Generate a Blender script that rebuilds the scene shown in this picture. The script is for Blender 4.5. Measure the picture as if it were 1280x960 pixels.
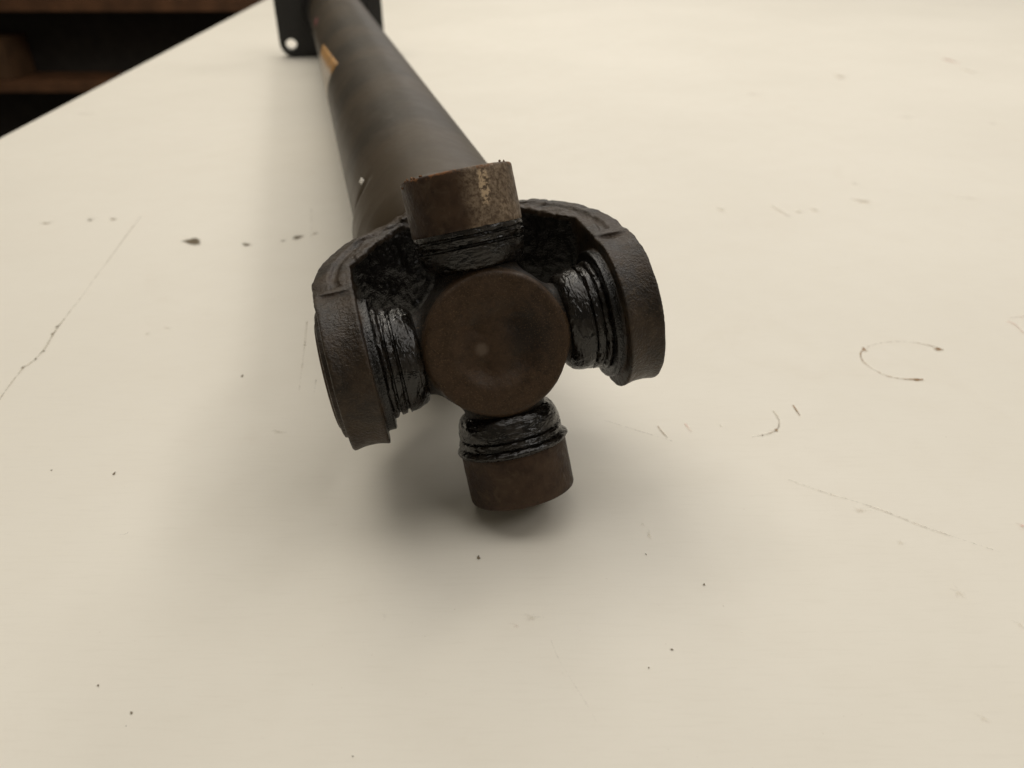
import bpy, bmesh, math, random
import numpy as np
from mathutils import Matrix, Vector

MM = 0.001
sc = bpy.context.scene
for o in list(bpy.data.objects):
    bpy.data.objects.remove(o)
R_ = math.radians
rng = np.random.RandomState(7)

# ------------------------------------------------------------------ camera
CAM_H = 0.1483
PITCH = 31.8
cam_d = bpy.data.cameras.new('camera')
cam = bpy.data.objects.new('camera', cam_d)
sc.collection.objects.link(cam)
cam.location = (0, 0, CAM_H)
cam.rotation_euler = (R_(90 - PITCH), 0, 0)
cam_d.sensor_width = 36.0
cam_d.lens = 27.0
cam_d.clip_start = 0.01
cam_d.clip_end = 50
cam_d.dof.use_dof = True
cam_d.dof.focus_distance = 0.200
cam_d.dof.aperture_fstop = 15.0
sc.camera = cam

# ------------------------------------------------------------------ room light
w = bpy.data.worlds.new('World')
sc.world = w
w.use_nodes = True
w.node_tree.nodes['Background'].inputs[0].default_value = (1.0, 0.91, 0.74, 1)
w.node_tree.nodes['Background'].inputs[1].default_value = 0.13

def area(name, loc, target, sx, sy, power, col=(1, 0.955, 0.90)):
    d = bpy.data.lights.new(name, 'AREA')
    d.shape = 'RECTANGLE'; d.size = sx; d.size_y = sy
    d.energy = power; d.color = col
    o = bpy.data.objects.new(name, d)
    sc.collection.objects.link(o)
    o.location = loc
    o.rotation_euler = (Vector(target) - Vector(loc)).to_track_quat('-Z', 'Y').to_euler()
    return o
# fluorescent strips over the work table, and last an added fill behind the camera
for lx, ly, lw in ((1.15, 0.85, 6.0), (1.05, 2.4, 12.0), (-0.65, 1.30, 7.0), (-0.60, 2.8, 7), (1.35, -0.40, 6.5)):
    area('ceiling_or_fill_lamp', (lx, ly, 1.65), (lx * 0.6, ly * 0.8 + 0.05, 0), 1.2, 0.30, lw, (1, 0.965, 0.925) if lx > 0 else (1, 0.93, 0.80))
area('ceiling_or_fill_lamp', (0.00, 0.85, 1.80), (0.0, 0.70, 0), 2.2, 1.8, 23)  # broad overhead fill, added to soften the shadows
area('ceiling_or_fill_lamp', (0.5, 7.0, 1.75), (0.0, 0.5, 0), 2.4, 0.4, 14)

sc.cycles.use_denoising = True
sc.cycles.denoising_prefilter = 'ACCURATE'
sc.view_settings.view_transform = 'Standard'
sc.view_settings.look = 'None'
sc.view_settings.exposure = 0.0
sc.view_settings.gamma = 1.0
sc.view_settings.use_curve_mapping = False

# ------------------------------------------------------------------ node helpers
def new_mat(name):
    m = bpy.data.materials.new(name); m.use_nodes = True
    nt = m.node_tree
    b = nt.nodes['Principled BSDF']
    return m, nt, b

class NT:
    """small wrapper that keeps node wiring short"""
    def __init__(s, nt): s.nt = nt
    def node(s, t, **kw):
        n = s.nt.nodes.new(t)
        for k, v in kw.items(): setattr(n, k, v)
        return n
    def link(s, a, b): s.nt.links.new(a, b)
    def val(s, sock, v):
        if isinstance(v, (int, float)): sock.default_value = v
        elif isinstance(v, tuple): sock.default_value = v if len(v) == 4 or sock.type == 'VECTOR' else v + (1,)
        else: s.link(v, sock)
    def obj(s, scale=1000.0):
        tc = s.node('ShaderNodeTexCoord')
        mp = s.node('ShaderNodeMapping')
        if isinstance(scale, (int, float)): scale = (scale,) * 3
        mp.inputs['Scale'].default_value = scale
        s.link(tc.outputs['Object'], mp.inputs['Vector'])
        return mp.outputs[0]
    def noise(s, vec, scale, detail=4, rough=0.55, dist=0.0, out='Fac'):
        n = s.node('ShaderNodeTexNoise')
        n.inputs['Scale'].default_value = scale
        n.inputs['Detail'].default_value = detail
        n.inputs['Roughness'].default_value = rough
        n.inputs['Distortion'].default_value = dist
        s.link(vec, n.inputs['Vector'])
        return n.outputs[out]
    def voro(s, vec, scale, feature='F1'):
        n = s.node('ShaderNodeTexVoronoi', feature=feature)
        n.inputs['Scale'].default_value = scale
        s.link(vec, n.inputs['Vector'])
        return n.outputs['Distance']
    def ramp(s, fac, lo, hi, a=0.0, b=1.0, smooth=True):
        n = s.node('ShaderNodeMapRange')
        n.interpolation_type = 'SMOOTHSTEP' if smooth else 'LINEAR'
        s.val(n.inputs['Value'], fac)
        n.inputs['From Min'].default_value = lo; n.inputs['From Max'].default_value = hi
        n.inputs['To Min'].default_value = a; n.inputs['To Max'].default_value = b
        return n.outputs[0]
    def mix(s, fac, a, b):
        n = s.node('ShaderNodeMix', data_type='RGBA')
        s.val(n.inputs[0], fac); s.val(n.inputs[6], a); s.val(n.inputs[7], b)
        return n.outputs[2]
    def math(s, op, a, b=0.0, c=None):
        n = s.node('ShaderNodeMath', operation=op)
        s.val(n.inputs[0], a); s.val(n.inputs[1], b)
        if c is not None: s.val(n.inputs[2], c)
        return n.outputs[0]
    def sep(s, vec):
        n = s.node('ShaderNodeSeparateXYZ'); s.link(vec, n.inputs[0]); return n.outputs
    def bump(s, h, strength, dist, normal=None):
        n = s.node('ShaderNodeBump')
        n.inputs['Strength'].default_value = strength
        n.inputs['Distance'].default_value = dist
        s.link(h, n.inputs['Height'])
        if normal is not None: s.link(normal, n.inputs['Normal'])
        return n.outputs[0]

def mat_table():
    m, nt, b = new_mat('white_painted_top'); k = NT(nt)
    v = k.obj(1000.0)
    big = k.noise(v, 0.006, 3, 0.5)
    mid = k.noise(v, 0.05, 5, 0.6)
    fine = k.noise(v, 1.6, 3, 0.6)
    c = k.mix(k.ramp(big, 0.3, 0.7), (0.735, 0.695, 0.605), (0.765, 0.725, 0.635))
    c = k.mix(k.ramp(mid, 0.35, 0.8, 0, 0.18), c, (0.69, 0.64, 0.545))
    c = k.mix(k.ramp(fine, 0.5, 0.9, 0, 0.15), c, (0.64, 0.60, 0.51))
    vw = k.obj((250.0, 2600.0, 250.0))
    weave = k.noise(vw, 0.35, 3, 0.65)
    c = k.mix(k.ramp(weave, 0.45, 0.8, 0, 0.16), c, (0.62, 0.575, 0.485))
    c = k.mix(k.ramp(k.noise(v, 0.012, 6, 0.75, 1.2), 0.55, 0.78, 0, 0.30), c, (0.66, 0.60, 0.50))
    c = k.mix(k.ramp(k.noise(v, 0.75, 2, 0.5), 0.74, 0.80, 0, 0.35), c, (0.45, 0.39, 0.30))
    nt.links.new(c, b.inputs['Base Color'])
    k.val(b.inputs['Roughness'], k.ramp(mid, 0.3, 0.7, 0.50, 0.58))
    b.inputs['Specular IOR Level'].default_value = 0.25
    vs = k.obj((300.0, 1500.0, 300.0))
    streak = k.noise(vs, 0.03, 4, 0.6)
    n1 = k.bump(fine, 0.12, 0.0001)
    n2 = k.bump(streak, 0.10, 0.0004, n1)
    nt.links.new(n2, b.inputs['Normal'])
    return m

def mat_stain(name, col, soft=0.25, scale=1.2):
    m, nt, b = new_mat(name); k = NT(nt)
    at = k.node('ShaderNodeAttribute', attribute_name='fade')
    v = k.obj(1000.0)
    n = k.noise(v, scale, 5, 0.7)
    n2 = k.noise(v, scale * 0.35, 3, 0.6)
    a = k.math('ADD', at.outputs['Fac'], k.math('MULTIPLY', k.math('SUBTRACT', n, 0.5), 1.5))
    a = k.math('ADD', a, k.math('MULTIPLY', k.math('SUBTRACT', n2, 0.5), 0.8))
    alpha = k.ramp(a, 0.35, 0.35 + soft, 0, 1)
    al2 = k.math('MULTIPLY', alpha, k.ramp(at.outputs['Fac'], 0.0, 0.3))
    al2 = k.math('MULTIPLY', al2, col[3])
    k.val(b.inputs['Base Color'], k.mix(k.ramp(n2, 0.35, 0.65), col[:3], tuple(min(1, c * 1.9) for c in col[:3])))
    b.inputs['Roughness'].default_value = 0.6
    nt.links.new(al2, b.inputs['Alpha'])
    return m

def mat_cast():
    """sand-cast iron, brown-black, grease lying in the pocket between the ears"""
    m, nt, b = new_mat('cast_iron'); k = NT(nt)
    v = k.obj(1000.0)
    x, y, z = k.sep(v)[:]
    n1 = k.noise(v, 0.12, 4, 0.6)
    n2 = k.noise(v, 1.3, 4, 0.65)
    n3 = k.noise(v, 0.45, 5, 0.7, 0.5)
    dust = k.ramp(n3, 0.48, 0.72)
    n4 = k.noise(v, 3.0, 3, 0.7)
    c = k.mix(k.ramp(n1, 0.35, 0.65), (0.0165, 0.0110, 0.0064), (0.0350, 0.0215, 0.0115))
    c = k.mix(k.math('MULTIPLY', dust, 0.6), c, (0.0620, 0.0428, 0.0243))
    c = k.mix(k.ramp(n4, 0.56, 0.70, 0, 0.6), c, (0.1150, 0.0818, 0.0471))
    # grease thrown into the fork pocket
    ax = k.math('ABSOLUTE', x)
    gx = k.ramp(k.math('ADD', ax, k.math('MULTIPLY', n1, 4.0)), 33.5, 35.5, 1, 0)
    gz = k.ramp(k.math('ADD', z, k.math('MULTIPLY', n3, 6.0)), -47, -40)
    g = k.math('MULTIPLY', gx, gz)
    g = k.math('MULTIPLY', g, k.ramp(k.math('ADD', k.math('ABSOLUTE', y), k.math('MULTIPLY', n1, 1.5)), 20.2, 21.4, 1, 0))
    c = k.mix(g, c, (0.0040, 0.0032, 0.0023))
    nt.links.new(c, b.inputs['Base Color'])
    rg = k.ramp(n3, 0.3, 0.7, 0.28, 0.52)
    rr = k.node('ShaderNodeMix', data_type='FLOAT')
    k.val(rr.inputs[0], g); k.val(rr.inputs[2], rg); k.val(rr.inputs[3], 0.22)
    nt.links.new(rr.outputs[0], b.inputs['Roughness'])
    k.val(b.inputs['Specular IOR Level'], k.ramp(g, 0, 1, 0.30, 0.5))
    b1 = k.noise(v, 1.5, 2.0, 0.55)
    b2 = k.noise(v, 0.4, 2.0, 0.5, 0.8)
    h0 = k.bump(n4, 0.25, 0.0003)
    h1 = k.bump(b1, 0.40, 0.0007, h0)
    h2 = k.bump(b2, 0.30, 0.0009, h1)
    nt.links.new(h2, b.inputs['Normal'])
    return m

def mat_rust(name, flake=False, dark=1.0, hub=False):
    """ground steel gone brown with surface rust"""
    m, nt, b = new_mat(name); k = NT(nt)
    v = k.obj(1000.0)
    x, y, z = k.sep(v)[:]
    n1 = k.noise(v, 0.11, 5, 0.65)
    n2 = k.noise(v, 0.9, 5, 0.7)
    n3 = k.noise(v, 0.3, 4, 0.6, 0.8)
    d = dark
    c = k.mix(k.ramp(n1, 0.36, 0.64), (0.0260 * d, 0.0126 * d, 0.0066 * d), (0.0550 * d, 0.0316 * d, 0.0175 * d))
    c = k.mix(k.ramp(n3, 0.5, 0.75, 0, 0.6), c, (0.0850 * d, 0.0595 * d, 0.0374 * d))
    c = k.mix(k.ramp(n2, 0.60, 0.72, 0, 0.5), c, (0.1200 * d, 0.0791 * d, 0.0452 * d))
    c = k.mix(k.ramp(n2, 0.30, 0.42, 0.6, 0), c, (0.0120, 0.0084, 0.0053))
    if hub:
        c = k.mix(k.ramp(n3, 0.3, 0.7), (0.036, 0.0205, 0.0100), (0.052, 0.0295, 0.0150))
        c = k.mix(k.ramp(n2, 0.52, 0.68, 0, 0.5), c, (0.0620, 0.0400, 0.0228))
        c = k.mix(k.ramp(n2, 0.34, 0.46, 0.5, 0), c, (0.0160, 0.0102, 0.0061))
        sx_ = k.math('ADD', x, 4.3); sy_ = k.math('ADD', y, 0.6)
        sd = k.math('SQRT', k.math('ADD', k.math('MULTIPLY', sx_, sx_), k.math('MULTIPLY', sy_, sy_)))
        c = k.mix(k.math('MULTIPLY', k.ramp(k.math('ADD', sd, k.math('MULTIPLY', n2, 2.0)), 1.6, 3.4, 0.8, 0), k.ramp(z, 4, 6)), c, (0.115, 0.085, 0.062))
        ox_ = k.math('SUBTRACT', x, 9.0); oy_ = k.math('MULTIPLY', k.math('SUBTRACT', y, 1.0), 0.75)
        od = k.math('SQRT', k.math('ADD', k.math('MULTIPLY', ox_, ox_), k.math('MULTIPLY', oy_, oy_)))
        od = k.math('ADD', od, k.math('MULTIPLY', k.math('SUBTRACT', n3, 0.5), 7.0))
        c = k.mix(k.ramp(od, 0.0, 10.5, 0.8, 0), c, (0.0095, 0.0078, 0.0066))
        # old grease caked round the hub, the face wiped clean
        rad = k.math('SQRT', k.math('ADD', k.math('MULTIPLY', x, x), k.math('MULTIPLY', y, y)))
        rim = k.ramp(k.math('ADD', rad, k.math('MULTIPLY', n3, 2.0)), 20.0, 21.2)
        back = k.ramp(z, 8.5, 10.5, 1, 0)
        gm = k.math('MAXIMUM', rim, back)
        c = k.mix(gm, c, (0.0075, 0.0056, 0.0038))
        spk = k.noise(v, 2.6, 3, 0.7)
        c = k.mix(k.math('MULTIPLY', k.ramp(spk, 0.56, 0.66, 0, 0.75), k.ramp(rad, 3, 16, 0.35, 1)), c, (0.1100, 0.0698, 0.0365))
    if flake:
        # a flaked tan streak running along the shell, and a paler scuffed side with light from the right painted in (local x axis = across)
        x = k.math('MULTIPLY', x, -1.0)
        wob = k.math('MULTIPLY', k.math('SUBTRACT', n3, 0.5), 4.0)
        d1 = k.math('ABSOLUTE', k.math('ADD', k.math('SUBTRACT', x, 4.6), wob))
        s1 = k.math('MULTIPLY', k.ramp(d1, 0.7, 1.7, 1, 0), k.ramp(k.math('ABSOLUTE', k.math('SUBTRACT', z, 39.6)), 3.2, 5.0, 1, 0))
        s1 = k.math('MULTIPLY', s1, k.ramp(y, 2, 5))
        s1 = k.math('MULTIPLY', s1, k.ramp(n2, 0.44, 0.54))
        side = k.math('MULTIPLY', k.ramp(k.math('ADD', x, wob), -3, 2.5, 0, 0.85), k.ramp(n1, 0.3, 0.6, 0.5, 1))
        c = k.mix(side, c, k.mix(k.ramp(n2, 0.38, 0.62), (0.100, 0.068, 0.042), (0.260, 0.195, 0.132)))
        c = k.mix(s1, c, (0.46, 0.34, 0.215))
        edge = k.math('MULTIPLY', k.ramp(z, 43.6, 44.8), k.ramp(n3, 0.5, 0.62))
        c = k.mix(edge, c, (0.1900, 0.0791, 0.0266))
    nt.links.new(c, b.inputs['Base Color'])
    k.val(b.inputs['Roughness'], k.ramp(n3, 0.3, 0.7, 0.42, 0.66))
    b.inputs['Specular IOR Level'].default_value = 0.22
    nf = k.noise(v, 3.2, 3, 0.7)
    nb = k.noise(v, 1.1, 1.5, 0.5)
    h = k.bump(nf, 0.3, 0.0002)
    h = k.bump(nb, 0.4, 0.0004, h)
    h = k.bump(n3, 0.2, 0.0006, h)
    nt.links.new(h, b.inputs['Normal'])
    return m

def mat_grease(name='greasy_rubber'):
    m, nt, b = new_mat(name); k = NT(nt)
    v = k.obj(1000.0)
    vs = k.obj((450.0, 450.0, 1900.0))
    n1 = k.noise(vs, 0.5, 5, 0.65, 0.6)
    n2 = k.noise(v, 0.25, 4, 0.6)
    n3 = k.noise(v, 1.4, 3, 0.7)
    c = k.mix(k.ramp(n2, 0.4, 0.65), (0.0045, 0.0035, 0.0025), (0.0130, 0.0093, 0.0059))
    c = k.mix(k.ramp(n3, 0.58, 0.72, 0, 0.5), c, (0.0350, 0.0233, 0.0129))
    nt.links.new(c, b.inputs['Base Color'])
    k.val(b.inputs['Roughness'], k.ramp(n2, 0.35, 0.7, 0.18, 0.38))
    n5 = k.noise(k.obj((550.0, 550.0, 1500.0)), 0.45, 1.5, 0.5, 1.0)
    n6 = k.noise(v, 1.1, 1.0, 0.5, 0.5)
    h = k.bump(n1, 0.25, 0.0005)
    h = k.bump(n5, 0.55, 0.0011, h)
    h = k.bump(n6, 0.28, 0.0005, h)
    nt.links.new(h, b.inputs['Normal'])
    return m

def mat_tube():
    m, nt, b = new_mat('black_tube_paint'); k = NT(nt)
    v = k.obj(1000.0)
    n1 = k.noise(v, 0.02, 4, 0.6)
    n2 = k.noise(v, 0.9, 4, 0.65)
    n3 = k.noise(v, 0.14, 4, 0.6)
    c = k.mix(k.ramp(n1, 0.35, 0.65), (0.026, 0.0185, 0.0095), (0.052, 0.0355, 0.0185))
    c = k.mix(k.ramp(n2, 0.62, 0.75, 0, 0.5), c, (0.0120, 0.0093, 0.0068))
    c = k.mix(k.ramp(n3, 0.52, 0.72, 0, 0.55), c, (0.0550, 0.0418, 0.0274))
    nt.links.new(c, b.inputs['Base Color'])
    k.val(b.inputs['Roughness'], k.ramp(n3, 0.3, 0.7, 0.42, 0.48))
    b.inputs['Specular IOR Level'].default_value = 0.32
    h = k.bump(n2, 0.18, 0.0002)
    nt.links.new(h, b.inputs['Normal'])
    return m

def mat_plain(name, col, rough=0.6, var=0.25, scale=0.02, metallic=0.0):
    m, nt, b = new_mat(name); k = NT(nt)
    v = k.obj(1000.0)
    n = k.noise(v, scale, 5, 0.6)
    c = k.mix(k.ramp(n, 0.3, 0.7), tuple(x * (1 - var) for x in col), tuple(x * (1 + var) for x in col))
    nt.links.new(c, b.inputs['Base Color'])
    b.inputs['Roughness'].default_value = rough
    b.inputs['Metallic'].default_value = metallic
    h = k.bump(n, 0.2, 0.0004)
    nt.links.new(h, b.inputs['Normal'])
    return m

def mat_label():
    """shipping label: white paper below, orange block above, rows of small print"""
    m, nt, b = new_mat('paper_label'); k = NT(nt)
    tc = k.node('ShaderNodeUVMap', uv_map='UVMap')
    x, y, _ = k.sep(tc.outputs[0])[:]
    v = k.obj(1000.0)
    n = k.noise(v, 0.12, 5, 0.7)
    white = (0.56, 0.50, 0.42); orange = (0.42, 0.215, 0.055)
    f = k.ramp(k.math('ADD', y, k.math('MULTIPLY', k.math('SUBTRACT', n, 0.5), 0.25)), 0.13, 0.25)
    c = k.mix(f, orange, white)
    c = k.mix(k.ramp(n, 0.50, 0.62, 0, 0.7), c, (0.14, 0.09, 0.05))
    nt.links.new(c, b.inputs['Base Color'])
    b.inputs['Roughness'].default_value = 0.6
    return m

M = dict(
    table=mat_table(), cast=mat_cast(), rust=mat_rust('rusty_steel'), rust_flaked=mat_rust('rusty_steel_flaked', True),
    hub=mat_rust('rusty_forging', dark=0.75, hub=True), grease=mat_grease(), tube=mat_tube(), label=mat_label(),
    black=mat_plain('black_flange', (0.012, 0.011, 0.010), 0.5),
    wood=mat_plain('dark_brown_wood', (0.14, 0.062, 0.026), 0.6, 0.3, 0.01),
    dark=mat_plain('dark_panel', (0.035, 0.030, 0.024), 0.8),
    floor=mat_plain('dark_concrete', (0.05, 0.045, 0.04), 0.8),
    carton=mat_plain('brown_carton', (0.10, 0.05, 0.02), 0.8),
    side=mat_plain('table_side', (0.30, 0.27, 0.22), 0.6),
    st_dark=mat_stain('oily_dirt', (0.075, 0.052, 0.022, 0.85), 0.45),
    st_rust=mat_stain('rust_mark', (0.19, 0.105, 0.035, 0.75), 0.5, 1.6),
    st_faint=mat_stain('faint_smudge', (0.38, 0.33, 0.26, 0.34), 1.0, 0.5),
    st_pink=mat_stain('pinkish_smudge', (0.42, 0.27, 0.22, 0.5), 0.8, 0.6),
    st_line=mat_stain('scratch_dirt', (0.25, 0.205, 0.145, 0.50), 0.6, 0.7),
)

# ------------------------------------------------------------------ object helpers
def link(name, mesh, parent=None, mat=None, matrix=None):
    o = bpy.data.objects.new(name, mesh)
    sc.collection.objects.link(o)
    if mat is not None:
        mesh.materials.clear(); mesh.materials.append(mat)
    if parent is not None: o.parent = parent
    if matrix is not None: o.matrix_local = matrix
    return o

def mesh_from(name, verts, faces, smooth=True):
    me = bpy.data.meshes.new(name)
    me.from_pydata([tuple(v) for v in verts], [], [tuple(f) for f in faces])
    me.update()
    if smooth: me.polygons.foreach_set('use_smooth', [True] * len(me.polygons))
    return me

def lathe(name, prof, seg=96, smooth=True, sharp=35, wob=None):
    """prof: (radius, z) in mm, revolved round local z"""
    vs, fs = [], []
    n = len(prof)
    for i in range(seg):
        a = 2 * math.pi * i / seg
        for r, z in prof:
            rr = r + (wob(a, z, r) if wob and r > 0.5 else 0)
            vs.append((rr * math.cos(a) * MM, rr * math.sin(a) * MM, z * MM))
    for i in range(seg):
        j = (i + 1) % seg
        for q in range(n - 1):
            fs.append((i * n + q, j * n + q, j * n + q + 1, i * n + q + 1))
    me = mesh_from(name, vs, fs, smooth)
    bm = bmesh.new(); bm.from_mesh(me)
    bmesh.ops.remove_doubles(bm, verts=bm.verts, dist=1e-6)
    bmesh.ops.recalc_face_normals(bm, faces=bm.faces)
    bm.to_mesh(me); bm.free()
    try: me.set_sharp_from_angle(angle=R_(sharp))
    except Exception: pass
    return me

def box_bm(bm, x0, x1, y0, y1, z0, z1, bev=0.0):
    r = bmesh.ops.create_cube(bm, size=1)
    for v in r['verts']:
        v.co = Vector(((x0 + x1) / 2 + v.co.x * (x1 - x0), (y0 + y1) / 2 + v.co.y * (y1 - y0), (z0 + z1) / 2 + v.co.z * (z1 - z0)))
    if bev:
        es = list({e for v in r['verts'] for e in v.link_edges})
        bmesh.ops.bevel(bm, geom=es, offset=bev, segments=2, affect='EDGES')

def box(name, x0, x1, y0, y1, z0, z1, mat, parent=None, bev=0.0):
    bm = bmesh.new(); box_bm(bm, x0, x1, y0, y1, z0, z1, bev)
    me = bpy.data.meshes.new(name); bm.to_mesh(me); bm.free()
    return link(name, me, parent, mat)

def empty(name, loc):
    o = bpy.data.objects.new(name, None)
    o.empty_display_size = 0.02
    sc.collection.objects.link(o); o.location = loc
    return o

def tag(o, label, cat, group=None):
    o['label'] = label; o['category'] = cat
    if group: o['group'] = group

# ------------------------------------------------------------------ signed-distance modelling
def surface_nets(vol, org, h):
    nx, ny, nz = vol.shape
    ins = vol < 0
    cnt = np.zeros((nx - 1, ny - 1, nz - 1), np.float32)
    pos = np.zeros((nx - 1, ny - 1, nz - 1, 3), np.float32)
    corner = [(a, b, c) for a in (0, 1) for b in (0, 1) for c in (0, 1)]
    sl = lambda a, n: slice(a, n - 1 + a)
    for ca in corner:
        for ax in range(3):
            if ca[ax]: continue
            cb = list(ca); cb[ax] = 1
            va = vol[sl(ca[0], nx), sl(ca[1], ny), sl(ca[2], nz)]
            vb = vol[sl(cb[0], nx), sl(cb[1], ny), sl(cb[2], nz)]
            m = (va < 0) != (vb < 0)
            t = np.where(m, va / np.where(m, va - vb, 1), 0)
            for q in range(3):
                pos[..., q] += m * (ca[q] + (t if q == ax else 0))
            cnt += m
    act = cnt > 0
    idx = -np.ones(act.shape, np.int64)
    idx[act] = np.arange(act.sum())
    ijk = np.argwhere(act)
    verts = (ijk + pos[act] / cnt[act][:, None]) * h + np.array(org)
    quads = []
    for ax in range(3):
        a = [slice(None)] * 3; b = [slice(None)] * 3
        a[ax] = slice(0, -1); b[ax] = slice(1, None)
        e = ins[tuple(a)] != ins[tuple(b)]
        flip = ins[tuple(a)]
        p = np.argwhere(e)
        o1, o2 = [(1, 2), (2, 0), (0, 1)][ax]
        ok = (p[:, o1] > 0) & (p[:, o2] > 0) & (p[:, o1] < vol.shape[o1] - 1) & (p[:, o2] < vol.shape[o2] - 1)
        p = p[ok]
        fl = flip[tuple(p.T)]
        d1 = np.zeros(3, int); d1[o1] = 1
        d2 = np.zeros(3, int); d2[o2] = 1
        q = np.stack([idx[tuple((p - d1 - d2).T)], idx[tuple((p - d2).T)], idx[tuple(p.T)], idx[tuple((p - d1).T)]], 1)
        q[~fl] = q[~fl][:, ::-1]
        quads.append(q)
    return verts, np.concatenate(quads)

def smin(a, b, k):
    h = np.clip(0.5 + 0.5 * (b - a) / k, 0, 1)
    return b + (a - b) * h - k * h * (1 - h)
def smax(a, b, k): return -smin(-a, -b, k)

def poly_sdf(px, py, pts):
    pts = np.array(pts, float)
    d = np.full(px.shape, 1e9); s = np.ones(px.shape)
    n = len(pts)
    for i in range(n):
        j = i - 1
        e = pts[j] - pts[i]
        wx, wy = px - pts[i, 0], py - pts[i, 1]
        t = np.clip((wx * e[0] + wy * e[1]) / (e @ e), 0, 1)
        bx, by = wx - e[0] * t, wy - e[1] * t
        d = np.minimum(d, bx * bx + by * by)
        c1 = py >= pts[i, 1]; c2 = py < pts[j, 1]; c3 = e[0] * wy > e[1] * wx
        fl = (c1 & c2 & c3) | (~c1 & ~c2 & ~c3)
        s = np.where(fl, -s, s)
    return s * np.sqrt(d)

def vnoise(X, Y, Z, scale, seed):
    g = np.random.RandomState(seed).rand(64, 64, 64).astype(np.float32)
    x, y, z = X / scale + 200.3, Y / scale + 200.7, Z / scale + 200.1
    xi, yi, zi = np.floor(x).astype(int), np.floor(y).astype(int), np.floor(z).astype(int)
    fx, fy, fz = x - xi, y - yi, z - zi
    fx, fy, fz = [f * f * (3 - 2 * f) for f in (fx, fy, fz)]
    out = 0
    for a in (0, 1):
        for b in (0, 1):
            for c in (0, 1):
                wgt = (fx if a else 1 - fx) * (fy if b else 1 - fy) * (fz if c else 1 - fz)
                out = out + wgt * g[(xi + a) % 64, (yi + b) % 64, (zi + c) % 64]
    return out - 0.5

def grid(x0, x1, y0, y1, z0, z1, h):
    xs = np.arange(x0, x1, h); ys = np.arange(y0, y1, h); zs = np.arange(z0, z1, h)
    return xs[:, None, None], ys[None, :, None], zs[None, None, :], (x0, y0, z0)

def sdf_mesh(name, vol, org, h):
    v, q = surface_nets(vol.astype(np.float32), org, h)
    me = bpy.data.meshes.new(name)
    me.vertices.add(len(v)); me.vertices.foreach_set('co', (v * MM).astype(np.float32).ravel())
    me.loops.add(q.size); me.loops.foreach_set('vertex_index', q.ravel().astype(np.int32))
    me.polygons.add(len(q)); me.polygons.foreach_set('loop_start', np.arange(0, q.size, 4, dtype=np.int32))
    me.update(calc_edges=True); me.validate()
    me.polygons.foreach_set('use_smooth', [True] * len(me.polygons))
    return me

# ------------------------------------------------------------------ the setting
tx0, ty0, tx1, ty1 = -0.342 - 0.0788 * 0.3, -0.30, 1.35, 2.30
def table_top():
    # left edge runs slightly outwards as it recedes
    xl = lambda y: -0.3420 - 0.0788 * y
    def slab(z0, z1, inset=0.0):
        return [(xl(ty0) + inset, ty0 + inset), (tx1 - inset, ty0 + inset), (tx1 - inset, ty1 - inset), (xl(ty1) + inset, ty1 - inset)]
    bm = bmesh.new()
    rings = [(-0.030, 0.0), (-0.0015, 0.0), (-0.0004, 0.0005), (0.0, 0.0016)]
    vr = [[bm.verts.new((x, y, z)) for x, y in slab(0, 0, ins)] for z, ins in rings]
    bm.faces.new(list(reversed(vr[0])))
    for a, b in zip(vr[:-1], vr[1:]):
        for i in range(4):
            j = (i + 1) % 4
            bm.faces.new((a[i], a[j], b[j], b[i]))
    bm.faces.new(vr[-1])
    me = bpy.data.meshes.new('table_top'); bm.to_mesh(me); bm.free()
    o = link('table_top', me, None, M['table'])
    o['kind'] = 'structure'
    return o
table = table_top()
fl = box('floor', -4.5, 2.5, -1.0, 4.2, -0.83, -0.80, M['floor']); fl['kind'] = 'structure'

# ---- marks on the table (mm on the table plane)
def add_fade(me, fade):
    at = me.attributes.new('fade', 'FLOAT', 'POINT')
    at.data.foreach_set('value', np.array(fade, np.float32))

ZL = [0.10]
def blob(pts_c, rx, ry, mat, ang=0.0, name='stain', amp=1.0):
    """a spot: a flat fan whose strength falls off towards its rim"""
    vs = [(0, 0, 0)]; fd = [amp]; fs = []
    S, K = 20, 4
    ph = rng.rand(3) * 6.28
    for k in range(1, K + 1):
        for i in range(S):
            a = 2 * math.pi * i / S
            wv = 1 + 0.22 * math.sin(2 * a + ph[0]) + 0.14 * math.sin(3 * a + ph[1]) + 0.1 * math.sin(5 * a + ph[2])
            q = k / K
            x, y = rx * q * wv * math.cos(a), ry * q * wv * math.sin(a)
            vs.append(((x * math.cos(ang) - y * math.sin(ang)) * MM, (x * math.sin(ang) + y * math.cos(ang)) * MM, 0))
            fd.append(amp * (1 - q) ** 1.0)
    for i in range(S):
        j = (i + 1) % S
        fs.append((0, 1 + i, 1 + j))
        for k in range(K - 1):
            a0 = 1 + k * S
            fs.append((a0 + i, a0 + S + i, a0 + S + j, a0 + j))
    me = mesh_from(name, vs, fs, False); add_fade(me, fd)
    ZL[0] += 0.004
    return link(name, me, table, mat, Matrix.Translation((pts_c[0] * MM, pts_c[1] * MM, ZL[0] * MM)))

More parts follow.
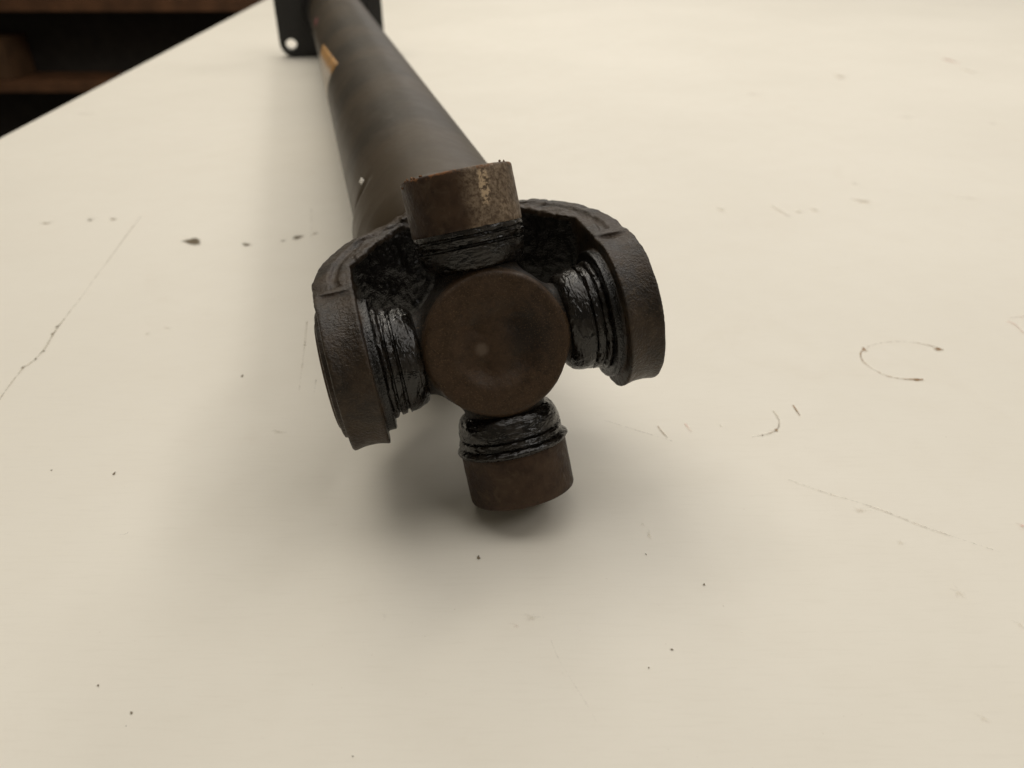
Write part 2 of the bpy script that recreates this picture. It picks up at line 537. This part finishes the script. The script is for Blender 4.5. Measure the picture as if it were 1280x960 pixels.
def streak(pts, width, mat, amps=None, name='scratch'):
    """a mark drawn along a line: a ribbon that fades at its sides and ends"""
    p = np.array(pts, float)
    # densify with Catmull-Rom
    q = []
    n = len(p)
    for i in range(n - 1):
        a, b, c, d = p[max(i - 1, 0)], p[i], p[i + 1], p[min(i + 2, n - 1)]
        for t in np.linspace(0, 1, 9)[: 8 if i < n - 2 else 9]:
            q.append((0.5 * (2 * b + (c - a) * t + (2 * a - 5 * b + 4 * c - d) * t * t + (3 * b - a - 3 * c + d) * t ** 3), i + t))
    par = [x[1] for x in q]; q = np.array([x[0] for x in q])
    org = q[0].copy()
    tan = np.gradient(q, axis=0); tan /= np.linalg.norm(tan, axis=1)[:, None] + 1e-9
    nor = np.stack([-tan[:, 1], tan[:, 0]], 1)
    vs, fd, fs = [], [], []
    amps = amps or [1.0] * n
    off = (-1, -0.5, 0, 0.5, 1)
    for i in range(len(q)):
        am = np.interp(par[i], range(n), amps)
        for o_ in off:
            x = q[i] - org + nor[i] * width * o_
            vs.append((x[0] * MM, x[1] * MM, 0)); fd.append(am * (1 - abs(o_)))
    for i in range(len(q) - 1):
        for k in range(4):
            fs.append((i * 5 + k, i * 5 + 5 + k, i * 5 + 6 + k, i * 5 + 1 + k))
    me = mesh_from(name, vs, fs, False); add_fade(me, fd)
    ZL[0] += 0.004
    return link(name, me, table, mat, Matrix.Translation((org[0] * MM, org[1] * MM, ZL[0] * MM)))

blob((-257.6, 408.0), 5.72, 5.20, M['st_line'], amp=0.9)
blob((-235.7, 413.1), 4.50, 5.32, M['st_dark'], amp=0.7)
blob((-223.3, 414.4), 4.05, 4.69, M['st_line'], amp=1)
blob((-166.9, 380.5), 7.14, 7.54, M['st_dark'], amp=1.3)
blob((-137.5, 376.0), 4.15, 5.65, M['st_dark'], amp=0.85)
blob((-119.9, 381.6), 3.78, 4.64, M['st_dark'], amp=0.65)
blob((-113.4, 386.2), 5.04, 5.95, M['st_dark'], amp=0.95)
blob((-105.4, 392.1), 3.44, 4.84, M['st_line'], amp=0.9)
streak([(-209.6, 418.4), (-205.7, 392.1), (-200.3, 358.8), (-196.7, 335.4), (-192.6, 310.9), (-190.5, 295.1), (-187.9, 279.1), (-184.8, 265.0), (-184.3, 256.1), (-185.0, 249.5), (-183.5, 238.1), (-181.2, 225.8)], 0.66, M['st_line'], [0.6, 0.9, 0.75, 0.65, 0.6, 0.8, 1.1, 1.0, 0.9, 0.9, 0.8, 0.8])
blob((-189.4, 284.8), 1.32, 2.92, M['st_dark'], amp=0.9)
blob((-188.2, 278.4), 0.99, 2.13, M['st_dark'], amp=0.9)
blob((-184.2, 263.7), 0.82, 1.69, M['st_dark'], amp=0.9)
blob((-184.0, 257.4), 0.81, 1.64, M['st_dark'], amp=0.9)
blob((-185.7, 251.3), 1.07, 2.13, M['st_dark'], amp=0.9)
streak([(-116.1, 430.5), (-105.5, 382.7)], 0.84, M['st_line'], [0.6, 0.4])
streak([(-86.4, 289.1), (-82.9, 269.6), (-76.3, 231.0)], 0.64, M['st_line'], [0.8, 0.7, 0.4])
streak([(-72.4, 242.0), (-70.3, 228.4)], 0.56, M['st_line'], [0.6, 0.4])
blob((-82.7, 268.9), 0.64, 2.68, M['st_line'], amp=1)
blob((-100.5, 244.8), 0.78, 1.53, M['st_dark'], amp=1.2)
blob((-122.6, 186.7), 0.69, 1.12, M['st_dark'], amp=1.3)
blob((-142.7, 188.3), 0.50, 0.82, M['st_dark'], amp=1)
blob((-92.8, 110.8), 0.41, 0.48, M['st_dark'], amp=1.2)
blob((-82.4, 103.9), 0.49, 0.56, M['st_dark'], amp=1.2)
blob((-9.0, 150.7), 0.77, 1.08, M['st_dark'], amp=1.3)
blob((49.5, 141.0), 0.49, 0.67, M['st_dark'], amp=1.2)
blob((37.6, 120.6), 0.44, 0.53, M['st_dark'], amp=1.2)
blob((31.4, 115.5), 0.37, 0.44, M['st_dark'], amp=1.1)
blob((36.1, 151.9), 0.39, 0.56, M['st_dark'], amp=1)
blob((-32.7, 93.8), 0.33, 0.34, M['st_dark'], amp=1)
blob((-82.2, 100.7), 0.27, 0.30, M['st_dark'], amp=0.8)
blob((-9.0, 150.7), 1.94, 2.40, M['st_faint'], amp=0.8)
blob((-77.8, 208.9), 3.78, 2.30, M['st_faint'], amp=1.0)
blob((-149.2, 278.4), 2.64, 3.55, M['st_faint'], amp=0.9)
blob((-142.9, 283.3), 4.69, 2.19, M['st_faint'], amp=0.9)
streak([(-109.0, 159.4), (-107.4, 159.7), (-107.1, 160.7)], 0.32, M['st_line'], [0.6, 0.9, 0.6])
streak([(170.0, 264.3), (167.1, 267.6), (161.9, 270.2), (154.3, 271.2), (146.6, 269.6), (140.5, 266.3), (136.5, 261.8), (135.0, 256.1), (136.3, 250.1), (139.5, 244.8), (144.5, 242.6), (152.0, 242.0)], 0.69, M['st_rust'], [1.2, 0.8, 0.6, 0.5, 0.5, 0.6, 0.95, 0.7, 0.6, 0.75, 0.8, 1.3])
blob((168.1, 265.0), 2.52, 1.72, M['st_rust'], amp=1.2)
blob((149.6, 242.0), 2.66, 1.37, M['st_rust'], amp=1.3)
blob((139.0, 265.0), 1.60, 2.64, M['st_rust'], amp=1)
streak([(98.4, 224.8), (98.6, 221.8), (98.9, 218.3)], 0.56, M['st_rust'], [0.8, 1.2, 0.7])
streak([(90.4, 221.3), (90.9, 217.4), (90.3, 213.5), (88.2, 209.8), (84.3, 207.5), (79.0, 205.7)], 0.69, M['st_line'], [0.6, 0.9, 0.8, 1.3, 0.8, 0.6])
blob((88.2, 209.8), 1.06, 1.41, M['st_rust'], amp=1)
blob((82.8, 207.0), 0.53, 0.92, M['st_dark'], amp=0.9)
streak([(49.0, 212.1), (50.0, 208.4), (51.3, 205.2)], 0.40, M['st_rust'], [0.7, 0.95, 0.8])
streak([(31.3, 215.4), (42.6, 208.9), (52.3, 203.5)], 0.53, M['st_line'], [0.4, 0.7, 0.5])
streak([(58.4, 213.5), (59.8, 208.4)], 0.79, M['st_pink'], [0.9, 0.7])
blob((70.1, 212.6), 1.35, 1.92, M['st_faint'], amp=0.9)
streak([(84.2, 183.6), (93.1, 177.6), (106.2, 170.1), (116.9, 162.0), (132.0, 152.5)], 0.52, M['st_line'], [0.5, 0.7, 0.8, 0.8, 0.4])
blob((100.8, 169.7), 4.14, 2.10, M['st_faint'], amp=1.1)
blob((106.7, 156.5), 2.20, 2.56, M['st_faint'], amp=0.9)
blob((38.1, 159.7), 1.35, 2.97, M['st_faint'], amp=1.1)
blob((36.9, 163.9), 0.92, 2.04, M['st_faint'], amp=0.9)
blob((113.6, 138.5), 2.46, 5.94, M['st_faint'], amp=0.8)
blob((101.4, 102.8), 3.06, 2.28, M['st_faint'], amp=0.8)
blob((123.4, 128.2), 1.95, 3.00, M['st_faint'], amp=0.8)
blob((143.9, 163.3), 1.84, 2.64, M['st_pink'], amp=0.9)
blob((338.7, 841.2), 11.55, 23.15, M['st_faint'], amp=1.3)
blob((499.1, 938.8), 9.15, 28.40, M['st_pink'], amp=1.2)
blob((487.9, 873.2), 7.70, 19.84, M['st_faint'], amp=1.3)
streak([(151.9, 437.6), (154.1, 427.8), (156.4, 417.1)], 1.84, M['st_faint'], [1, 1.4, 1])
blob((164.3, 426.4), 4.14, 5.60, M['st_faint'], amp=1.2)
blob((174.4, 429.2), 5.98, 7.05, M['st_faint'], amp=1.1)
blob((208.1, 444.8), 6.65, 9.00, M['st_faint'], amp=1.5)
blob((216.3, 479.0), 5.05, 8.50, M['st_faint'], amp=0.9)
blob((120.7, 430.5), 3.72, 5.72, M['st_faint'], amp=1.3)
blob((273.8, 450.7), 14.40, 6.12, M['st_faint'], amp=0.8)
blob((327.4, 659.7), 14.63, 11.92, M['st_faint'], amp=0.8)
blob((224.5, 753.2), 14.90, 15.12, M['st_faint'], amp=0.8)
blob((387.4, 637.4), 9.10, 11.24, M['st_faint'], amp=0.8)
streak([(208.5, 289.1), (210.2, 286.2), (209.3, 276.3)], 1.01, M['st_pink'], [0.9, 1, 0.8])
streak([(211.5, 292.1), (220.2, 293.6)], 1.02, M['st_pink'], [0.8, 0.9])
streak([(9.2, 123.4), (10.6, 118.4), (13.0, 112.7), (16.6, 105.1), (19.5, 97.5)], 0.74, M['st_faint'], [0.3, 0.6, 0.6, 0.5, 0.3])
blob((4.9, 130.2), 4.40, 2.25, M['st_faint'], amp=0.9)
blob((1.0, 127.7), 3.12, 1.75, M['st_pink'], amp=0.6)
blob((-360.8, 671.3), 27.00, 15.40, M['st_faint'], amp=0.7)
blob((-31.6, 131.2), 5.07, 10.40, M['st_faint'], amp=0.35)


# ------------------------------------------------------------------ shelving behind the table
shelf = empty('shelving_unit', (-2.0, 3.1, -0.80))
tag(shelf, 'dark brown shelving unit in the shade beyond the left table edge', 'shelf')
def sbox(name, x0, x1, y0, y1, z0, z1, mat):
    o = box(name, x0, x1, y0, y1, z0, z1, mat, None, 0.002)
    o.parent = shelf; o.matrix_parent_inverse = Matrix.Translation(shelf.location).inverted()
    return o
for z in (-0.72, -0.400, -0.128, 0.15):
    sbox('shelf_board', -3.38, -0.62, 3.0, 3.22, z - 0.036, z, M['wood'])
sbox('back_panel', -3.42, -0.58, 3.22, 3.24, -0.80, 0.20, M['dark'])
sbox('side_panel', -3.42, -3.38, 3.0, 3.22, -0.80, 0.20, M['dark'])
sbox('side_panel', -0.62, -0.58, 3.0, 3.22, -0.80, 0.20, M['dark'])
cb = box('carton', -2.10, -1.86, 3.03, 3.20, -0.3995, -0.255, M['carton'], None, 0.003)
tag(cb, 'small brown carton on the dark shelf at the left picture edge', 'box')

# ------------------------------------------------------------------ the drive shaft
# joint centre and axes, in world axes (R: right along the fork pin, F: out of the fork, U: up)
th = R_(PITCH)
def c2w(v): return np.array([v[0], -v[1] * math.sin(th) + v[2] * math.cos(th), -v[1] * math.cos(th) - v[2] * math.sin(th)])
def unit(v): v = np.array(v, float); return v / np.linalg.norm(v)
JC = c2w([-5.9, -12.5, 211.8]) * MM + np.array([0, 0, CAM_H])      # 47 mm above the table
u_ax = unit(c2w([-.200, -.957, -.207]))                             # cross: free pin, leaning back over the tube
A_ax = unit(c2w([-282, -595, 960]))                                 # along the tube, away
A_ax[2] = 0.0; A_ax = unit(A_ax)
r_ax = unit(np.cross(A_ax, u_ax)); r_ax = r_ax if r_ax[0] > 0 else -r_ax
F_ax = -A_ax
U_ax = unit(np.cross(F_ax, r_ax)); U_ax = U_ax if U_ax[2] > 0 else -U_ax
n_ax = unit(np.cross(r_ax, u_ax))
if n_ax[1] > 0: n_ax = -n_ax

root = empty('drive_shaft', (JC[0], JC[1], 0))
tag(root, 'rusty black steel drive shaft lying on the white table with its joint cross facing out', 'drive shaft')
def frame(ex, ey, ez, org=(0, 0, 0)):
    m = Matrix.Identity(4)
    for i in range(3):
        m[i][0] = ex[i]; m[i][1] = ey[i]; m[i][2] = ez[i]
    m[0][3], m[1][3], m[2][3] = org[0], org[1], JC[2] + org[2]
    return m
YOKE = frame(r_ax, U_ax, np.cross(r_ax, U_ax))      # local z = F or its opposite, see below
zs_ = 1.0 if np.dot(np.cross(r_ax, U_ax), F_ax) > 0 else -1.0
assert zs_ > 0
CROSS = frame(r_ax, u_ax, np.cross(r_ax, u_ax))
assert np.dot(np.cross(r_ax, u_ax), n_ax) > 0

# ---- fork yoke
def build_yoke():
    h = 0.46
    X, Y, Z, org = grid(-50, 50, -31, 31, -82, 26, h)
    ax = np.abs(X)
    # plan outline (x, z), mirrored
    half = [(42.6, 30), (43.0, 4), (43.6, -6), (43.8, -15), (41.8, -25), (38.2, -33), (33.5, -39.5), (27.5, -44.5), (19, -48.5), (10, -50), (-30, -50), (0, 30)]
    P = poly_sdf(ax[:, 0, :] + 0 * Z[0], Z[0, 0][None, :] + 0 * ax[:, 0, :], half[:-1] + [(-30, 30)])
    P3 = P[:, None, :]
    # side profile (y, z): round ear tip, flat shoulder
    tip = 20.6 + 0.9 * np.clip((ax - 38.3) / 5.2, -1, 1) ** 2
    ear = np.sqrt(Y ** 2 + Z ** 2) - tip
    strip = np.maximum(np.abs(Y) - 21.4 - 0.06 * np.clip(-Z - 30, 0, 60), Z + 5.0)
    Q = np.minimum(ear, strip)
    body = smax(P3 + 0 * Y, Q + 0 * X, 0.9)
    # slope the outer shoulder away from the parting line
    slope = (np.abs(Y) - 21.4) + 0.22 * np.clip(P3 + 6.0, 0, 20) * np.clip((-Z - 3) / 8.0, 0, 1)
    body = smax(body, slope + 0 * X, 0.8)
    # pocket of the fork
    inner = [(32.8, 60), (32.8, -20.5), (29.5, -24.0), (24.0, -33.0), (16.5, -40.5), (8, -44.0), (0, -45), (-20, -45), (-20, 60)]
    I = poly_sdf(ax[:, 0, :] + 0 * Z[0], Z[0, 0][None, :] + 0 * ax[:, 0, :], inner)[:, None, :]
    I = I + 0.004 * (20.6 ** 2 - np.clip(np.abs(Y), 0, 20.6) ** 2) * np.clip((-Z - 22) / 10, 0, 1) * 1.2
    body = smax(body, -(I + 0 * Y), 0.5)
    # neck that runs into the tube
    rr = np.sqrt(X ** 2 + Y ** 2)
    neck = np.maximum(rr - (25.0 + 0.10 * np.clip(-Z - 52, 0, 20)), np.maximum(Z + 46, -Z - 80))
    neck = np.maximum(neck, -(I + 0 * Y))
    body = smin(body, neck + 0 * X, 5.0)
    body = smax(body, -(I + 0 * Y) , 0.5)
    # machined bosses inside and outside each ear
    cyl = np.sqrt(Y ** 2 + Z ** 2)
    boss_o = smax(cyl - 17.2 + 0 * X, np.abs(ax - 42.6) - 1.7, 0.5)
    boss_i = smax(cyl - 18.0 + 0 * X, np.abs(ax - 32.2) - 1.9, 0.5)
    body = np.minimum(body, np.minimum(boss_o, boss_i))
    # parting-line groove along the shoulders
    gy = np.abs(Y) - (21.7)
    groove = np.sqrt((P3 + 6.0 + 0 * Y) ** 2 + (gy + 0 * X) ** 2) - 1.5
    groove = np.maximum(groove, Z + 8.5)
    body = smax(body, -groove, 0.35)
    # bore for the cap
    body = np.maximum(body, -(np.maximum(cyl - 14.85, 28 - ax)))
    # cast unevenness
    Xf, Yf, Zf = np.broadcast_arrays(X, Y, Z)
    near = np.abs(body) < 3
    nz = np.zeros(body.shape, np.float32)
    a, b, c = Xf[near], Yf[near], Zf[near]
    wgt = np.where((np.abs(a) < 31) & (c > -50), 1.0, 0.35)
    mach = np.where((cyl + 0 * X)[near] < 20.3, 0.3, 1.0) * np.where(c > 4, 0.35, 1.0)
    nz[near] = (vnoise(a, b, c, 7.0, 3) * 0.9 + vnoise(a, b, c, 3.0, 5) * 0.9 + vnoise(a, b, c, 1.4, 9) * 0.6) * wgt * mach
    body = body + nz
    return sdf_mesh('yoke', body, org, h)
yoke = link('yoke', build_yoke(), root, M['cast'], YOKE)

# ---- cross (spider): domed hub with a dished face and four pins
def build_cross():
    h = 0.5
    X, Y, Z, org = grid(-27, 27, -27, 27, -17, 17, h)
    rr = np.sqrt(X ** 2 + Y ** 2)
    az = np.abs(Z)
    hub = smax(rr - (20.7 - 0.13 * az), az - 13.0 + 0 * rr, 1.2)
    # rim break a little below the face
    hub = np.maximum(hub, smax(rr - 18.9, 8 - az, 0.3) * 0 + np.where(az > 10.6, rr - 19.1, -9))
    # dish in each face
    dish = np.sqrt(rr ** 2 + (az - 19.0) ** 2) - 12.3
    hub = smax(hub, -dish, 2.2)
    px_ = smax(np.sqrt(Y ** 2 + Z ** 2) - 11.2 + 0 * X, np.abs(X) - 26, 0.5)
    py_ = smax(np.sqrt(X ** 2 + Z ** 2) - 11.2 + 0 * Y, np.abs(Y) - 26, 0.5)
    body = smin(hub, np.minimum(px_, py_), 2.5)
    near = np.abs(body) < 2
    nz = np.zeros(body.shape, np.float32)
    Xf, Yf, Zf = np.broadcast_arrays(X, Y, Z)
    a, b, c = Xf[near], Yf[near], Zf[near]
    nz[near] = vnoise(a, b, c, 6.0, 13) * 0.28 + vnoise(a, b, c, 2.0, 15) * 0.12
    # punch mark in the dish
    pm = np.sqrt((X + 4.3) ** 2 + (Y + 0.6) ** 2 + (Z - 7.0) ** 2) - 1.5
    body = smin(body + nz, pm, 0.8)
    return sdf_mesh('cross', body, org, h)
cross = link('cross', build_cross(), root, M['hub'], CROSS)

# ---- bearing caps and their dust seals, local z along the pin
def rough_wob(seed, amp):
    ph = np.random.RandomState(seed).rand(12) * 6.28
    def f(a, z, r):
        return amp * (math.sin(3 * a + ph[0] + z) + 0.7 * math.sin(7 * a + ph[1] + 1.7 * z) + 0.6 * math.sin(13 * a + ph[2] - 2.3 * z) + 0.5 * math.sin(23 * a + ph[3] + 3 * z)) / 2.8
    return f
def cap_mesh(seed):
    prof = [(14.3, 30.2), (14.75, 30.25), (14.95, 30.6)] + [(14.95, z) for z in np.linspace(31.5, 44.2, 8)] + [(14.8, 44.7), (14.4, 44.95), (8.0, 45.0), (0.0, 45.0)]
    return lathe('bearing_cap', prof, 128, True, 50, rough_wob(seed, 0.05))
def seal_mesh(seed, lip=15.75):
    prof = [(11.0, 19.6), (12.4, 20.1), (13.3, 21.0), (13.9, 22.4), (14.3, 24.2), (14.45, 25.6), (13.5, 25.9), (13.5, 26.3), (14.5, 26.6),
            (14.75, 28.0), (14.0, 28.3), (14.0, 28.6), ((lip + 14.6) / 2, 29.0), (lip, 29.5), (lip - 0.05, 30.1), ((lip + 14.6) / 2, 30.6), (14.4, 30.9)]
    # resample finely so the grease can be lumpy
    out = []
    for (r0, z0), (r1, z1) in zip(prof[:-1], prof[1:]):
        for t in (0, 0.5): out.append((r0 + (r1 - r0) * t, z0 + (z1 - z0) * t))
    out.append(prof[-1])
    return lathe('dust_seal', out, 160, True, 60, rough_wob(seed, 0.26))
def pin_frame(e):
    e = np.array(e)
    # local y faces out of the cross, local x completes it
    y = n_ax; x = np.cross(y, e)
    return frame(x, y, e)
for i, (e, mk) in enumerate([(u_ax, 'rust_flaked'), (-u_ax, 'rust'), (r_ax, 'rust'), (-r_ax, 'rust')]):
    c = link('bearing_cap', cap_mesh(20 + i), root, M[mk], pin_frame(e))
    s = link('dust_seal', seal_mesh(40 + i, (14.7, 15.75, 15.3, 15.3)[i]), c, M['grease'])

# ---- loose rust crumbs clinging to the rim of the upper cap
def crumb(parent, a, z, r, size, seed):
    bm = bmesh.new(); bmesh.ops.create_icosphere(bm, subdivisions=1, radius=size * MM)
    q = np.random.RandomState(seed)
    for v in bm.verts: v.co *= 0.6 + 0.8 * q.rand()
    me = bpy.data.meshes.new('rust_flake'); bm.to_mesh(me); bm.free()
    a = R_(a)
    return link('rust_flake', me, parent, M['flake'], Matrix.Translation((r * math.cos(a) * MM, r * math.sin(a) * MM, z * MM)))
M['flake'] = mat_plain('rust_flakes', (0.17, 0.085, 0.035), 0.8, 0.4, 1.0)
top_cap = [o for o in root.children if o.name == 'bearing_cap'][0]
for i_, (a, z, r, sz) in enumerate(((24, 45.1, 14.4, .45), (30, 45.2, 14.0, .6), (36, 45.1, 14.3, .4), (18, 45.0, 14.5, .35), (43, 45.15, 13.6, .5), (137, 45.1, 14.2, .45), (144, 45.05, 14.4, .3), (12, 43.6, 14.9, .35))):
    crumb(top_cap, a, z, r, sz, 60 + i_)

# ---- tube, weld, sticker
TR = 29.3
T0, T1 = 60.0, 812.0
def tube_mesh():
    prof = [(22.0, -46.5), (25.0, -47.5), (26.6, -50), (28.0, -54), (28.9, -58), (TR - 0.1, -61)]
    prof += [(TR, -z) for z in np.linspace(T0 + 2, 110, 60)] + [(TR, -z) for z in np.linspace(114, T1 - 2, 40)] + [(TR - 1, -T1), (20, -T1)]
    def wob(a, z, r):
        # welded sleeve end: a groove and a slightly fuller neck on the left flank and underneath
        d = math.degrees(a) % 360
        f = min(max((d - 126) / 45, 0), 1) * min(max((345 - d) / 25, 0), 1)
        f = f * f * (3 - 2 * f)
        s_ = -z
        g = -2.9 * math.exp(-((s_ - 96.0) / 2.8) ** 2)
        n = 1.0 / (1 + math.exp(min((s_ - 92) / 0.9, 60))) * min(max((s_ - 61) / 10, 0), 1)
        return f * (g + 1.7 * n)
    return lathe('tube', prof, 160, True, 40, wob)
TUBE = frame(r_ax, U_ax, F_ax, tuple(-0.4 * MM * r_ax))
tube = link('tube', tube_mesh(), root, M['tube'], TUBE)
def tube_patch(name, s0, s1, a0, a1, mat, skew=0.0, lift=0.12, ns=10, na=14):
    """a piece lying on the tube: s along the tube (mm from the joint), a = angle round it (degrees)"""
    vs, fs, uv = [], [], []
    for top in (0, 1):
        for i in range(ns + 1):
            for j in range(na + 1):
                s = s0 + (s1 - s0) * i / ns; a = R_(a0 + (a1 - a0) * j / na + skew * (i / ns - .5))
                R = TR + (lift if top else 0.01)
                vs.append((R * math.cos(a) * MM, R * math.sin(a) * MM, -s * MM)); uv.append((i / ns, j / na))
    N = (ns + 1) * (na + 1); w_ = na + 1
    for i in range(ns):
        for j in range(na):
            a = i * w_ + j
            fs.append((N + a, N + a + 1, N + a + w_ + 1, N + a + w_))
            fs.append((a, a + w_, a + w_ + 1, a + 1))
    def rim(a, b): fs.append((a, b, N + b, N + a))
    for j in range(na): rim(j, j + 1); rim(ns * w_ + j + 1, ns * w_ + j)
    for i in range(ns): rim((i + 1) * w_, i * w_); rim(i * w_ + na, (i + 1) * w_ + na)
    me = mesh_from(name, vs, fs)
    ul = me.uv_layers.new(name='UVMap')
    for l in me.loops: ul.data[l.index].uv = uv[l.vertex_index]
    o = link(name, me, tube, mat)
    return o
tube_patch('paper_label', 328, 452, 135, 212, M['label'], skew=15)['label'] = 'worn orange and white paper label'
tube_patch('paint_mark', 590, 618, 140, 152, mat_plain('red_paint_mark', (0.16, 0.045, 0.045), 0.6))
tube_patch('paint_chip', 99.5, 106.5, 139.5, 143.5, mat_plain('pale_chip', (0.50, 0.47, 0.42), 0.5), skew=2, ns=3, na=3)


# ---- square flange at the far end
def flange_mesh():
    hw, c, t = 60.0, 16.0, 16.0
    z0, z1 = 0.4, 112.0
    out = []
    for cx, cz, a0 in ((hw - c, z1 - c, 0), (-hw + c, z1 - c, 90), (-hw + c, z0 + c, 180), (hw - c, z0 + c, 270)):
        for k in range(7):
            a = R_(a0 + 15 * k); out.append((cx + c * math.cos(a), cz + c * math.sin(a)))
    bm = bmesh.new()
    def ring(pts, y): return [bm.verts.new((p[0] * MM, y * MM, p[1] * MM)) for p in pts]
    hc = [(sx * (hw - 13), zc) for sx in (-1, 1) for zc in (z0 + 13.5, z1 - 13.5)]
    loops = [out] + [[(x + 6.2 * math.cos(R_(15 * k)), z + 6.2 * math.sin(R_(15 * k))) for k in range(24)] for x, z in hc]
    for y in (0, t):
        es = []
        for L in loops:
            v = ring(L, y)
            es += [bm.edges.new((v[i], v[(i + 1) % len(v)])) for i in range(len(v))]
        bmesh.ops.triangle_fill(bm, edges=es, use_beauty=True)
    bm.verts.ensure_lookup_table()
    nv = len(bm.verts) // 2
    base = 0
    vl = list(bm.verts)
    for L in loops:
        n = len(L)
        for i in range(n):
            j = (i + 1) % n
            bm.faces.new((vl[base + i], vl[base + j], vl[nv + base + j], vl[nv + base + i]))
        base += n
    bmesh.ops.recalc_face_normals(bm, faces=bm.faces)
    me = bpy.data.meshes.new('flange'); bm.to_mesh(me); bm.free()
    return me
fa = A_ax * (T1 - 2) * MM
hx = unit(np.cross(A_ax, [0, 0, 1]))
fm = Matrix.Identity(4)
for i in range(3):
    fm[i][0] = hx[i]; fm[i][1] = A_ax[i]; fm[i][2] = (0, 0, 1)[i]
off = fa + hx * (-7.0 * MM)
fm[0][3], fm[1][3], fm[2][3] = off[0], off[1], 0.0
flange = link('flange', flange_mesh(), root, M['black'], fm)
col = lathe('collar', [(28.0, -T1 + 26), (31.5, -T1 + 24), (33.0, -T1 + 12), (37.0, -T1 + 3), (37.0, -T1 + 1.5)], 64, True, 40)
link('collar', col, root, M['black'], YOKE)
